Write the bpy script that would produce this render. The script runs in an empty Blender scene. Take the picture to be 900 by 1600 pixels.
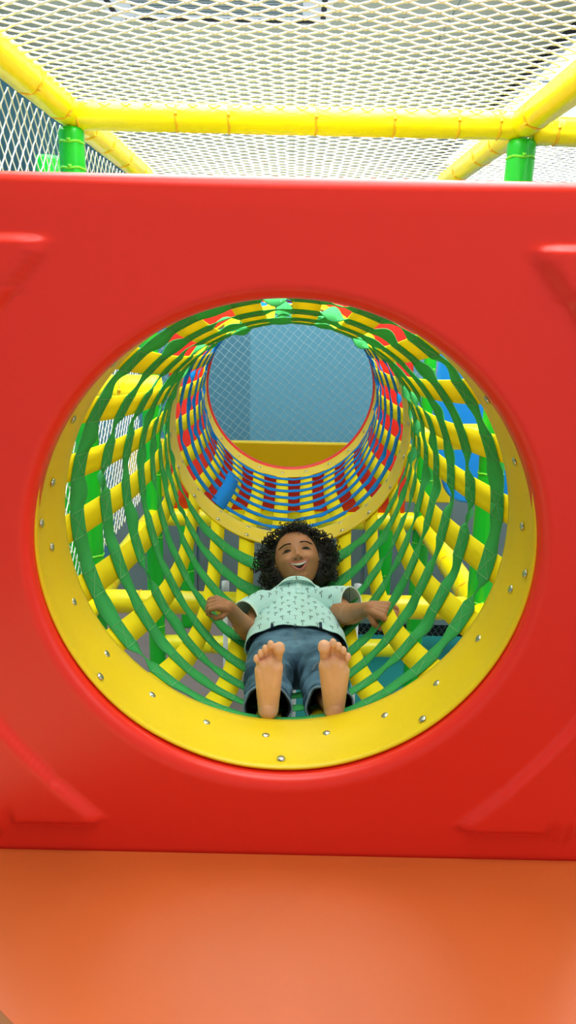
import bpy, bmesh, math, random
from mathutils import Vector, Matrix, noise
from mathutils.bvhtree import BVHTree
PI = math.pi
rnd = random.Random(7)
col = bpy.context.scene.collection
V = Vector

# ------------------------------------------------------------------ materials
def lin(c):
    return tuple(((x/255)/12.92 if x/255 <= .04045 else ((x/255+.055)/1.055)**2.4) for x in c)
def mat(name, rgb, rough=.5, metal=0, spec=.5, bump=0, bscale=200, var=0, vscale=4, trans=0, sss=0, coat=0, bdist=.002, rgb2=None, detail=2):
    m = bpy.data.materials.new(name); m.use_nodes = True
    nt = m.node_tree; b = nt.nodes['Principled BSDF']; out = nt.nodes['Material Output']
    c = lin(rgb)
    b.inputs['Base Color'].default_value = (*c, 1)
    b.inputs['Roughness'].default_value = rough
    b.inputs['Metallic'].default_value = metal
    b.inputs['Specular IOR Level'].default_value = spec
    b.inputs['Coat Weight'].default_value = coat
    if sss:
        b.inputs['Subsurface Weight'].default_value = sss
        b.inputs['Subsurface Radius'].default_value = (.01, .004, .002)
        b.inputs['Subsurface Scale'].default_value = .5
    tc = nt.nodes.new('ShaderNodeTexCoord')
    if var or rgb2:
        n = nt.nodes.new('ShaderNodeTexNoise'); n.inputs['Scale'].default_value = vscale; n.inputs['Detail'].default_value = detail
        nt.links.new(tc.outputs['Object'], n.inputs['Vector'])
        r = nt.nodes.new('ShaderNodeValToRGB')
        r.color_ramp.elements[0].position = .35; r.color_ramp.elements[1].position = .65
        c2 = lin(rgb2) if rgb2 else tuple(min(1, x*(1+var)) for x in c)
        c1 = c if rgb2 else tuple(x*(1-var) for x in c)
        r.color_ramp.elements[0].color = (*c1, 1); r.color_ramp.elements[1].color = (*c2, 1)
        nt.links.new(n.outputs['Fac'], r.inputs['Fac']); nt.links.new(r.outputs['Color'], b.inputs['Base Color'])
    if bump:
        n2 = nt.nodes.new('ShaderNodeTexNoise'); n2.inputs['Scale'].default_value = bscale; n2.inputs['Detail'].default_value = 3
        nt.links.new(tc.outputs['Object'], n2.inputs['Vector'])
        bp = nt.nodes.new('ShaderNodeBump'); bp.inputs['Strength'].default_value = bump; bp.inputs['Distance'].default_value = bdist
        nt.links.new(n2.outputs['Fac'], bp.inputs['Height']); nt.links.new(bp.outputs['Normal'], b.inputs['Normal'])
    if trans:
        t = nt.nodes.new('ShaderNodeBsdfTranslucent'); t.inputs['Color'].default_value = (*c, 1)
        mx = nt.nodes.new('ShaderNodeMixShader'); mx.inputs[0].default_value = trans
        nt.links.new(b.outputs[0], mx.inputs[1]); nt.links.new(t.outputs[0], mx.inputs[2]); nt.links.new(mx.outputs[0], out.inputs[0])
    return m
M = {}
M['red'] = mat('moulded_red_plastic', (238, 44, 26), rough=.34, spec=.45, bump=.10, bscale=900, bdist=.0005)
M['orange'] = mat('orange_vinyl', (194, 90, 38), rough=.34, spec=.5, var=.04, vscale=3, bump=.15, bscale=500, bdist=.0006)
M['cream'] = mat('cream_vinyl', (235, 225, 170), rough=.5)
M['yplastic'] = mat('yellow_sheet_plastic', (240, 208, 14), rough=.38, spec=.45, var=.03, vscale=2)
M['yfoam'] = mat('yellow_vinyl_foam', (248, 232, 10), rough=.28, spec=.5, bump=.2, bscale=30, bdist=.004)
M['gfoam'] = mat('green_vinyl_foam', (18, 190, 40), rough=.32, spec=.5, bump=.2, bscale=25, bdist=.003)
M['ystrap'] = mat('yellow_webbing', (255, 236, 20), rough=.7, spec=.2, bump=.25, bscale=700, bdist=.0006, trans=.25)
M['gstrap'] = mat('green_webbing', (72, 192, 104), rough=.75, spec=.2, bump=.25, bscale=700, bdist=.0006, trans=.25)
M['bstrap'] = mat('blue_webbing', (20, 145, 235), rough=.7, spec=.2, bump=.25, bscale=700, bdist=.0006, trans=.25)
M['thread'] = mat('white_thread', (150, 205, 150), rough=.8)
M['bthread'] = mat('pale_blue_thread', (70, 160, 225), rough=.8)
M['steel'] = mat('rivet_steel', (205, 205, 195), rough=.25, metal=1)
M['cord'] = mat('white_net_cord', (250, 252, 252), rough=.6, spec=.3)
M['gcord'] = mat('thin_net_cord', (160, 192, 205), rough=.6)
M['tie'] = mat('orange_cable_tie', (246, 190, 20), rough=.4)
M['gtie'] = mat('green_cable_tie', (120, 225, 50), rough=.4)
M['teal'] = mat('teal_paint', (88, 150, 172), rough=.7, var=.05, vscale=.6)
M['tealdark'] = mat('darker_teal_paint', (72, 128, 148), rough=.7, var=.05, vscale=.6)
M['gray'] = mat('grey_vinyl', (112, 128, 130), rough=.5, var=.06, vscale=2)
M['brown'] = mat('brown_grey_mat', (140, 124, 120), rough=.8, var=.06, vscale=3)
M['mat_teal'] = mat('teal_mat', (18, 130, 124), rough=.6)
M['blue'] = mat('blue_moulded_plastic', (10, 140, 232), rough=.35)
M['ceil'] = mat('ceiling_board', (176, 182, 166), rough=.8, var=.04, vscale=1.2, bump=.1, bscale=80)
M['bulk'] = mat('white_ceiling_paint', (232, 240, 244), rough=.8)
M['acwhite'] = mat('white_unit_plastic', (222, 230, 240), rough=.4)
M['black'] = mat('black_slot', (18, 20, 24), rough=.7)
M['white'] = mat('white_enamel', (225, 230, 230), rough=.4)
M['skin'] = mat('brown_skin', (186, 128, 92), rough=.5, spec=.35, sss=.12, var=.06, vscale=25)
M['hair'] = mat('black_hair', (20, 16, 15), rough=.45, spec=.5)
M['lip'] = mat('lip_skin', (196, 112, 100), rough=.4)
M['mouth'] = mat('mouth_inside', (60, 18, 18), rough=.5)
M['teeth'] = mat('teeth', (240, 236, 228), rough=.25)
M['eyew'] = mat('eye_white', (120, 96, 86), rough=.2)
M['iris'] = mat('dark_iris', (22, 13, 10), rough=.12)
M['nail'] = mat('nail', (205, 160, 145), rough=.3)
M['mint'] = mat('mint_jersey', (192, 232, 232), rough=.85, spec=.2, bump=.35, bscale=900, bdist=.0005, var=.03, vscale=12)
M['trim'] = mat('white_trim', (225, 245, 240), rough=.8)
M['print'] = mat('dark_green_print', (26, 62, 66), rough=.8)
M['denim'] = mat('blue_denim', (44, 70, 92), rough=.9, spec=.15, bump=.5, bscale=1100, bdist=.0006, rgb2=(104, 140, 166), vscale=14, detail=4)
M['denimdark'] = mat('denim_waistband', (34, 52, 74), rough=.9, bump=.4, bscale=900, bdist=.0006)
M['fray'] = mat('frayed_white_threads', (120, 142, 158), rough=.9)
M['denimin'] = mat('dark_cuff_inside', (14, 15, 20), rough=.95)
def skin_material():
    # palms and soles of this skin are naturally paler than the rest
    m = M['skin']; nt = m.node_tree; b = nt.nodes['Principled BSDF']
    src = b.inputs['Base Color'].links[0].from_socket
    at = nt.nodes.new('ShaderNodeAttribute'); at.attribute_name = 'sole'
    mx = nt.nodes.new('ShaderNodeMix'); mx.data_type = 'RGBA'
    return m
soleskin = mat('pale_sole_skin', (226, 168, 128), rough=.5, spec=.35, sss=.15, rgb2=(212, 150, 108), vscale=14)
M['sole'] = soleskin

# ------------------------------------------------------------------ object helpers
def tag(o, label=None, cat=None, group=None, kind=None):
    if label: o['label'] = label
    if cat: o['category'] = cat
    if group: o['group'] = group
    if kind: o['kind'] = kind
    return o
def empty(name, label, cat, loc=(0, 0, 0), group=None, rot=(0, 0, 0)):
    o = bpy.data.objects.new(name, None); o.location = loc; o.rotation_euler = rot; o.empty_display_size = .05
    col.objects.link(o); return tag(o, label, cat, group)
class MB:
    def __init__(s): s.v = []; s.f = []; s.m = []
    def add(s, vs, fs, mi=0):
        n = len(s.v); s.v += [tuple(x) for x in vs]
        for f in fs: s.f.append([i+n for i in f]); s.m.append(mi)
        return s
    def box(s, c, d, mi=0, R=None):
        vs = []
        for x in (-.5, .5):
            for y in (-.5, .5):
                for z in (-.5, .5):
                    p = V((x*d[0], y*d[1], z*d[2]))
                    if R: p = R @ p
                    vs.append(p+V(c))
        return s.add(vs, [(0, 1, 3, 2), (4, 6, 7, 5), (0, 4, 5, 1), (2, 3, 7, 6), (0, 2, 6, 4), (1, 5, 7, 3)], mi)
    def tube(s, pts, rs, n=12, cap=True, mi=0, closed=False):
        pts = [V(p) for p in pts]; N = len(pts)
        if not hasattr(rs, '__len__'): rs = [rs]*N
        rings = []; prev = None
        for i in range(N):
            if closed: t = pts[(i+1) % N]-pts[i-1]
            else: t = pts[min(i+1, N-1)]-pts[max(i-1, 0)]
            if t.length < 1e-9: t = V((0, 0, 1))
            t.normalize()
            if prev is None:
                a = V((0, 0, 1)) if abs(t.z) < .9 else V((1, 0, 0))
                u = t.cross(a).normalized()
            else:
                u = (prev - t*prev.dot(t)); u = u.normalized() if u.length > 1e-6 else t.orthogonal().normalized()
            prev = u; w = t.cross(u)
            rings.append([pts[i]+(u*math.cos(2*PI*k/n)+w*math.sin(2*PI*k/n))*rs[i] for k in range(n)])
        vs = [p for r in rings for p in r]; fs = []
        for i in range(N if closed else N-1):
            j = (i+1) % N
            for k in range(n): fs.append((i*n+k, i*n+(k+1) % n, j*n+(k+1) % n, j*n+k))
        if cap and not closed:
            fs.append(tuple(range(n))[::-1]); fs.append(tuple((N-1)*n+k for k in range(n)))
        return s.add(vs, fs, mi)
    def cone(s, a, b, ra, rb, n=16, hs=5, mi=0):
        # tapered capsule with round ends
        a, b = V(a), V(b); t = (b-a); L = t.length; t = t.normalized() if L > 1e-7 else V((0, 0, 1))
        P = []; Rr = []
        for i in range(hs+1):
            q = PI/2*(1-i/hs); P.append(a-t*ra*math.sin(q)); Rr.append(max(ra*math.cos(q), ra*.02))
        for i in range(hs+1):
            q = PI/2*i/hs; P.append(b+t*rb*math.sin(q)); Rr.append(max(rb*math.cos(q), rb*.02))
        return s.tube(P, Rr, n=n, mi=mi)
    def chain(s, pts, rs, n=16, mi=0):
        for i in range(len(pts)-1): s.cone(pts[i], pts[i+1], rs[i], rs[i+1], n=n, mi=mi)
        return s
    def ellip(s, c, r, R=None, nu=24, nv=16, mi=0):
        vs = []; fs = []
        for j in range(nv+1):
            th = PI*j/nv
            for i in range(nu):
                ph = 2*PI*i/nu
                p = V((r[0]*math.sin(th)*math.cos(ph), r[1]*math.sin(th)*math.sin(ph), r[2]*math.cos(th)))
                if R: p = R @ p
                vs.append(p+V(c))
        for j in range(nv):
            for i in range(nu): fs.append((j*nu+i, (j+1)*nu+i, (j+1)*nu+(i+1) % nu, j*nu+(i+1) % nu))
        return s.add(vs, fs, mi)
    def build(s, name, mats, parent=None, smooth=True, weld=False, loc=None):
        me = bpy.data.meshes.new(name); me.from_pydata(s.v, [], s.f)
        if not isinstance(mats, (list, tuple)): mats = [mats]
        for m in mats: me.materials.append(m)
        me.polygons.foreach_set('material_index', s.m)
        me.polygons.foreach_set('use_smooth', [smooth]*len(s.f))
        me.update()
        bm = bmesh.new(); bm.from_mesh(me)
        if weld: bmesh.ops.remove_doubles(bm, verts=bm.verts, dist=1e-5)
        bmesh.ops.recalc_face_normals(bm, faces=bm.faces); bm.to_mesh(me); bm.free()
        o = bpy.data.objects.new(name, me); col.objects.link(o)
        if parent:
            o.parent = parent
            # parts are written in world numbers; bring them into the thing's own frame
            o.matrix_parent_inverse = (Matrix.Translation(parent.location) @ parent.rotation_euler.to_matrix().to_4x4()).inverted() if parent.parent is None and parent.type == 'EMPTY' else Matrix.Identity(4)
        return o
def bevel(o, w=.01, seg=3):
    m = o.modifiers.new('bevel', 'BEVEL'); m.width = w; m.segments = seg; m.limit_method = 'ANGLE'; return o
def rounded_poly(pts, r, seg=6):
    out = []
    n = len(pts)
    for i in range(n):
        p = V((*pts[i], 0)); a = V((*pts[i-1], 0)); b = V((*pts[(i+1) % n], 0))
        rr = r[i] if hasattr(r, '__len__') else r
        da = (a-p).normalized(); db = (b-p).normalized()
        q0 = p+da*min(rr, (a-p).length*.49); q1 = p+db*min(rr, (b-p).length*.49)
        for k in range(seg+1):
            t = k/seg; out.append((q0*(1-t)**2+p*2*t*(1-t)+q1*t*t)[:2])
    return out
def prism_y(poly, y0, y1):
    mb = MB(); n = len(poly)
    mb.add([(p[0], y0, p[1]) for p in poly]+[(p[0], y1, p[1]) for p in poly],
           [tuple(range(n)), tuple(range(2*n-1, n-1, -1))]+[(i, (i+1) % n, n+(i+1) % n, n+i) for i in range(n)])
    return mb

# ------------------------------------------------------------------ the room
def struct(name, mb, m, smooth=False):
    o = mb.build(name, m, smooth=smooth); o['kind'] = 'structure'; return o
FZ = -1.9; CZ = 2.6
struct('floor', MB().box((0, 5, FZ-.05), (9, 20, .1)), M['brown'])
struct('wall_left', MB().box((-3.15, 5, .35), (.1, 20, 4.5)), M['teal'])
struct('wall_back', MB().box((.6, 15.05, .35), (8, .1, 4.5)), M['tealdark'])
cm = MB().box((-.45, 5, CZ+.05), (5.4, 20, .1))
struct('ceiling', cm, M['ceil'])
struct('trim_1', MB().box((2.23, 5, CZ-.005), (.09, 20, .02)), M['black'])
struct('trim_2', MB().box((3.9, 5, CZ+.04), (3.25, 20, .1)), M['bulk'])
jm = MB()
for y in (4.1, 5.63, 7.1, 8.6, 10.1): jm.box((-.45, y, CZ-.001), (5.3, .007, .006))
for x in (-2.4, -1.2, 0, 1.2): jm.box((x, 5, CZ-.001), (.006, 20, .006))
struct('trim_3', jm, M['gray'])
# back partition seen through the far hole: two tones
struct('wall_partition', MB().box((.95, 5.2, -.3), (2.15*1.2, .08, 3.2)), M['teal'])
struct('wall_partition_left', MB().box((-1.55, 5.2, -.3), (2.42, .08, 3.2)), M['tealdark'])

M['lumi'] = mat('added_ceiling_glow', (235, 245, 250), rough=.6)
_b = M['lumi'].node_tree.nodes['Principled BSDF']; _b.inputs['Emission Color'].default_value = (.84, .93, 1, 1); _b.inputs['Emission Strength'].default_value = .85
for k, y in enumerate((1.6, 3.2, 4.8, 6.4, 8.0, 9.6, 11.2)):  # added glowing panels, make the ceiling right of the slot look bright
    cl_ = empty('added_glow_panel', 'row of added glowing panels brightening the ceiling beyond the black slot, upper right', 'glow panel', (3.05, y, CZ-.01), 'added glowing panels')
    bevel(MB().box((3.05, y, CZ-.02), (1.5, 1.56, .03)).build('frame', M['acwhite'], cl_, False), .004)
    MB().box((3.05, y, CZ-.038), (1.44, 1.50, .008)).build('glow_face', M['lumi'], cl_, False)
# air-conditioning cassette on the ceiling
ac = empty('ceiling_air_conditioner', 'white air conditioning unit with dark slots on the ceiling above the net', 'air conditioner', (-.6, 5.1, CZ))
bevel(MB().box((-.62, 5.17, CZ-.025), (1.75, 1.0, .05)).build('housing', M['acwhite'], ac, False), .01)
for y in (4.74, 5.60): MB().box((-.62, y, CZ-.053), (1.5, .05, .01)).build('air_slot', M['black'], ac, False)
for x in (-1.43, .19): MB().box((x, 5.17, CZ-.053), (.04, .7, .01)).build('air_slot', M['black'], ac, False)
g = MB()
for k in range(12): g.box((-.62, 4.86+.056*k, CZ-.054), (1.3, .02, .01))
g.build('intake_grille', M['gray'], ac, False)

# teal floor mats
mats_ = [(.72, 2.9, 1.5, 1.6), (.72, 4.4, 1.5, 1.3), (-.06+.0, 1.9, .0, 0)]
mm = bevel(MB().box((.85, 2.75, FZ+.02), (1.7, 2.6, .04)).build('floor_mat', M['mat_teal'], None, False), .008)
tag(mm, 'teal play mat on the floor seen below the netting right of the child', 'floor mat')

# grey padded wall sections
gp = empty('padded_partition', 'grey vinyl padded partition standing behind the tunnel at floor level', 'partition', (.3, 4.2, FZ))
for i in range(6):
    x = -1.0+.62*i
    bevel(MB().box((x+.02, 4.2, -1.27), (.61, .07, 1.26)).build('padded_panel', M['gray'], gp, False), .015)

# ------------------------------------------------------------------ red moulded panels with a round hole
def sstep(a, b, x):
    t = max(0, min(1, (x-a)/(b-a))); return t*t*(3-2*t)
def poly_sd(p, poly):
    # signed distance, positive inside
    d = 1e9; ins = False; n = len(poly); x, y = p
    for i in range(n):
        ax, ay = poly[i-1]; bx, by = poly[i]
        ex, ey = bx-ax, by-ay; wx, wy = x-ax, y-ay
        t = max(0, min(1, (wx*ex+wy*ey)/(ex*ex+ey*ey+1e-12)))
        d = min(d, math.hypot(wx-ex*t, wy-ey*t))
        if (ay > y) != (by > y) and x < (bx-ax)*(y-ay)/(by-ay)+ax: ins = not ins
    return d if ins else -d
def corner_shape(sx, sz):
    # raised corner field following an arc round the hole
    if sz > 0: pts = [(-.565, .509), (-.372, .509), (-.50, .355), (-.565, .24)]
    else: pts = [(-.565, -.535), (-.335, -.535), (-.415, -.455), (-.475, -.385), (-.52, -.325), (-.565, -.25)]
    r = [.03, .035, .03, .03] if sz > 0 else [.03, .03, .02, .02, .02, .03]
    return [(-sx*x, z) for x, z in rounded_poly(pts, r)]
SH = [corner_shape(sx, sz) for sx in (-1, 1) for sz in (-1, 1)]
def red_panel(name, yf, face, Rh, label):
    """yf: the plane of the inner lip; face -1 faces the camera"""
    W, T, Bt, th, fr = .62, .607, -.66, .06, .022
    NA = 288; mb = MB()
    rows = []
    def rect_r(a):
        c, s = math.cos(a), math.sin(a)
        ts = []
        if abs(c) > 1e-9: ts.append(W/abs(c))
        if s > 1e-9: ts.append(T/s)
        if s < -1e-9: ts.append(Bt/s)
        return min(ts)
    angs = [2*PI*i/NA for i in range(NA)]
    # snap the nearest samples to the rectangle's corners
    for cx, cz in ((W, T), (-W, T), (-W, Bt), (W, Bt)):
        a = math.atan2(cz, cx) % (2*PI); i = min(range(NA), key=lambda k: abs(angs[k]-a)); angs[i] = a
    def pt(a, r, d): return (r*math.cos(a), yf+face*d, r*math.sin(a))
    prof = [('h', -th+fr, Rh), ('h', -.0, Rh)]
    RH = lambda a: Rh-.009*max(0, math.sin(a))
    FR = lambda a: .022+.006*max(0, -math.sin(a))
    rows.append([pt(a, RH(a)+.03, -.04) for a in angs])
    rows.append([pt(a, RH(a)+.004, -.038) for a in angs])
    rows.append([pt(a, RH(a), -.03) for a in angs])
    rows.append([pt(a, RH(a), -.005) for a in angs])
    for k in range(1, 8):
        q = PI/2*k/7; rows.append([pt(a, RH(a)+FR(a)*(1-math.cos(q)), -.005+.022*math.sin(q)) for a in angs])
    NR = 110
    for k in range(1, NR+1):
        row = []
        for a in angs:
            r1 = rect_r(a); t = k/NR; r = RH(a)+FR(a)+(r1-.02-RH(a)-FR(a))*t
            x, z = r*math.cos(a), r*math.sin(a)
            d = max(poly_sd((x, z), S) for S in SH if S[0][0]*x > 0 and S[0][1]*z > 0) if abs(x) > .28 and abs(z) > .18 and any(S[0][0]*x > 0 and S[0][1]*z > 0 for S in SH) else -1
            h = .013*sstep(-.010, .008, d)
            e = min(W-abs(x), T-z, z-Bt)
            row.append((x, yf+face*(.017+h-.002*sstep(.05, .0, e)), z))
        rows.append(row)
    for k in range(1, 6):
        q = PI/2*k/5; row = []
        for a in angs:
            r1 = rect_r(a); r = r1-.02+.02*math.sin(q)
            row.append(pt(a, r, .015-.02*(1-math.cos(q))))
        rows.append(row)
    rows.append([pt(a, rect_r(a), -.03) for a in angs])
    rows.append([pt(a, rect_r(a)-.01, -.042) for a in angs])
    rows.append([pt(a, RH(a)+.03, -.04) for a in angs])
    vs = [p for r in rows for p in r]; fs = []
    for j in range(len(rows)-1):
        for i in range(NA): fs.append((j*NA+i, j*NA+(i+1) % NA, (j+1)*NA+(i+1) % NA, (j+1)*NA+i))
    mb.add(vs, fs)
    o = mb.build(name, M['red'], weld=True)
    return tag(o, label, 'play panel')
red_panel('play_panel', .0, -1, .4370, 'large red moulded plastic panel with the round tunnel opening, nearest the camera')
red_panel('play_panel', 2.70, 1, .421, 'red plastic panel around the far round opening behind the blue netting')

# ------------------------------------------------------------------ orange platform
pp = rounded_poly([(-.72, -.021), (.74, -.021), (.74, -1.9), (.55, -1.9), (-.10, -.607), (-.40, -.37), (-.72, -.118)], [.001,.001,.02,.02,.02,.02,.02])
mb = MB(); n = len(pp)
top = []
NG = 40
mb.add([(x, y, -.598) for x, y in pp]+[(x, y, -.70) for x, y in pp], [tuple(range(n)), tuple(range(2*n-1, n-1, -1))]+[(i, (i+1) % n, n+(i+1) % n, n+i) for i in range(n)])
o = bevel(mb.build('padded_platform', M['orange'], smooth=False), .022, 5)
for p in o.data.polygons: p.use_smooth = True
tag(o, 'orange vinyl padded platform in front of the red panel', 'platform pad')
lp = bevel(MB().box((-.5, -.9, -.80), (1.5, 1.4, .1)).build('cream_step', M['cream'], smooth=False), .015)
tag(lp, 'cream vinyl step pad just showing past the orange platform corner', 'step pad')

# ------------------------------------------------------------------ steel frame wrapped in vinyl foam
def dome(c, nrm, r=.0085, h=.0038):
    c, nrm = V(c), V(nrm).normalized(); u = nrm.orthogonal().normalized(); w = nrm.cross(u)
    vs = []; fs = []; N = 12; K = 4
    for k in range(K):
        q = PI/2*k/K; rr = r*math.cos(q); hh = h*math.sin(q)
        vs += [c+(u*math.cos(2*PI*i/N)+w*math.sin(2*PI*i/N))*rr+nrm*hh for i in range(N)]
    vs.append(c+nrm*h)
    for k in range(K-1):
        for i in range(N): fs.append((k*N+i, k*N+(i+1) % N, (k+1)*N+(i+1) % N, (k+1)*N+i))
    for i in range(N): fs.append(((K-1)*N+i, (K-1)*N+(i+1) % N, K*N))
    return vs, fs
def foam(name, a, b, r, m, ties, tiem, label, group, cat, seed=0):
    a, b = V(a), V(b); L = (b-a).length; t = (b-a).normalized()
    root = empty(name, label, cat, tuple(a), group)
    R0 = random.Random(seed); N = max(12, int(L/.012)); P = []; Rr = []
    ts = sorted(ties)
    for i in range(N+1):
        s = i/N; d = min([abs(s-q)*L for q in ts]+[1])
        P.append(a+t*L*s)
        Rr.append(r*(1-.07*math.exp(-(d/.007)**2)+.012*noise.noise(V((s*L*14, seed*3.1, 0)))))
    Rr[0] *= .9; Rr[-1] *= .9
    mb = MB(); mb.tube(P, Rr, n=28)
    # soft creases radiating from each tie
    vs = []
    for i, v in enumerate(mb.v):
        k = i//28
        if k > N: vs.append(v); continue
        s = k/N; d = min([abs(s-q)*L for q in ts]+[1]); ang = (i % 28)/28*2*PI
        amp = .0018*math.exp(-(d/.03)**2)*math.sin(ang*7+seed)+.0009*noise.noise(V((s*L*30, ang*2, seed)))
        c = P[k]; dv = V(v)-c; vs.append(tuple(c+dv*(1+amp/max(r, .01))))
    mb.v = vs
    mb.build('foam_sleeve', m, root)
    for q in ts:
        c = a+t*L*q
        u = t.orthogonal().normalized(); w = t.cross(u)
        ring = [c+(u*math.cos(2*PI*k/28)+w*math.sin(2*PI*k/28))*r*.95+t*.002*math.sin(k) for k in range(28)]
        tb = MB().tube(ring, .0042, n=6, closed=True)
        hd = c+(V((0, -1, .1)) if abs(t.y) < .9 else V((.6*(-1 if c.x > 0 else 1), 0, -.6))).normalized()*r*.98
        tb.box(hd, (.010, .008, .009))
        tb.build('cable_tie', tiem, root)
    return root
gB = 'yellow foam covered beams of the play frame'; gP = 'green foam covered posts of the play frame'
Y1, Y2, XP = 1.39, 2.67, .716
def fx(px): return .0  # unused
foam('foam_post', (-XP+.008, Y1, FZ), (-XP+.008, Y1, .935), .040, M['gfoam'], [.985, .958, .93, .75, .62, .5, .3, .1], M['gtie'], 'green foam wrapped post left of the tunnel, nearer one with a net laced to it', gP, 'post', 1)
foam('foam_post', (XP, Y1, FZ), (XP, Y1, .925), .045, M['gfoam'], [.982, .80, .62, .45, .3, .1], M['gtie'], 'green foam wrapped post right of the tunnel showing above the red panel', gP, 'post', 2)
foam('foam_post', (-XP, Y2, FZ), (-XP, Y2, .96), .045, M['gfoam'], [.95, .7, .5, .38, .2], M['gtie'], 'dark shaded green post at the far left corner of the tunnel bay', gP, 'post', 3)
foam('foam_post', (XP, Y2, FZ), (XP, Y2, .96), .045, M['gfoam'], [.95, .7, .5, .38, .2], M['gtie'], 'green post at the far right corner of the tunnel bay', gP, 'post', 4)
foam('foam_post', (-.95, 1.93, FZ), (-.95, 1.93, .94), .045, M['gfoam'], [.9, .5], M['gtie'], 'green post beyond the side net at the far left', gP, 'post', 5)
foam('foam_post', (.70, 3.95, FZ), (.70, 3.95, -.45), .05, M['gfoam'], [.8, .3], M['gtie'], 'dark green post farthest back right of the child', gP, 'post', 6)
foam('foam_post', (-.72, 3.95, FZ), (-.72, 3.95, -.45), .05, M['gfoam'], [.8, .3], M['gtie'], 'dark green post farthest back left of the child', gP, 'post', 7)
foam('foam_post', (-XP, .075, FZ), (-XP, .075, .94), .042, M['gfoam'], [.9, .6, .3], M['gtie'], 'green post behind the left edge of the large red panel', gP, 'post', 8)
foam('foam_post', (XP, .075, FZ), (XP, .075, .94), .042, M['gfoam'], [.9, .6, .3], M['gtie'], 'green post behind the right edge of the large red panel', gP, 'post', 9)
foam('foam_post', (1.08, 2.12, FZ), (1.08, 2.12, -.30), .040, M['gfoam'], [.9, .5], M['gtie'], 'green post carrying the blue slide chute', gP, 'post', 10)
def beam(a, b, r, ties, label, seed): return foam('foam_beam', a, b, r, M['yfoam'], ties, M['tie'], label, gB, 'beam', seed)
beam((-XP, Y1, .972), (XP, Y1, .968), .042, [.025, .24, .355, .545, .715, .855, .945], 'yellow foam beam running across above the red panel', 11)
beam((XP+.03, Y1, .955), (2.2, Y1, .93), .042, [.05, .3, .6], 'short run of yellow beam leaving the frame at upper right', 12)
beam((-XP, Y1-.01, .985), (-XP, -1.0, .985), .046, [.04, .16, .35, .6, .8], 'yellow foam beam coming forward at upper left', 13)
beam((XP, Y1-.01, .975), (XP, -1.0, .975), .046, [.06, .4, .7], 'yellow foam beam coming forward at upper right', 14)
beam((-XP, Y1+.02, .985), (-XP, Y2, .985), .044, [.15, .35, .6, .85], 'yellow foam beam receding behind the left post', 15)
beam((XP, Y1+.02, .975), (XP, Y2, .985), .044, [.2, .4, .7], 'yellow foam beam receding behind the right post', 16)
beam((-XP, Y2, .85), (XP, Y2, .85), .040, [.2, .5, .8], 'yellow foam beam at the far top of the bay', 17)
beam((-XP+.04, Y1, -.665), (XP-.04, Y1, -.665), .044, [.1, .3, .5, .75, .9], 'yellow foam beam passing low under the netting beneath the child', 18)
beam((-XP, Y1+.04, -.665), (-XP, Y2-.04, -.70), .05, [.1, .4, .8], 'yellow beam receding low on the left of the netting', 19)
beam((XP, Y1+.04, -.665), (XP, Y2-.04, -.70), .05, [.1, .4, .8], 'yellow beam receding low on the right of the netting', 20)
beam((-XP, .08, -.665), (-XP, Y1-.04, -.665), .044, [.3, .7], 'low yellow beam between the red panel and the left post', 21)
beam((XP, .08, -.665), (XP, Y1-.04, -.665), .044, [.3, .7], 'low yellow beam between the red panel and the right post', 22)
beam((-XP+.04, Y2+.0, -.70), (XP-.04, Y2+.0, -.70), .05, [.15, .5, .8], 'yellow beam under the far red panel', 23)
beam((-XP+.04, Y2, -1.44), (XP-.04, Y2, -1.44), .05, [.2, .5, .8], 'lowest yellow beam in shade below the play frame', 24)
beam((-XP+.03, Y1, .114), (-.445, Y1, .118), .052, [.45], 'short yellow beam between the left post and the tunnel ring', 25)
beam((XP-.03, Y1, -.02), (.445, Y1, -.025), .045, [.5], 'short yellow beam between the right post and the tunnel ring', 26)
# slim white poles under the frame
for x, y, lab in ((-.255, 1.75, 'slim white pole under the netting left of the child'), (.30, 1.75, 'slim white pole under the netting right of the child'), (.045, 1.9, 'slim white pole seen between the legs of the child')):
    pr_ = empty('support_pole', lab, 'pole', (x, y, FZ), 'slim white poles under the netting')
    MB().tube([(x, y, FZ+.001), (x, y, -.72)], .010, n=12).build('shaft', M['white'], pr_)
    MB().tube([(x, y, -.76), (x, y, -.715)], .016, n=12).build('cap', M['acwhite'], pr_)

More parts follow.
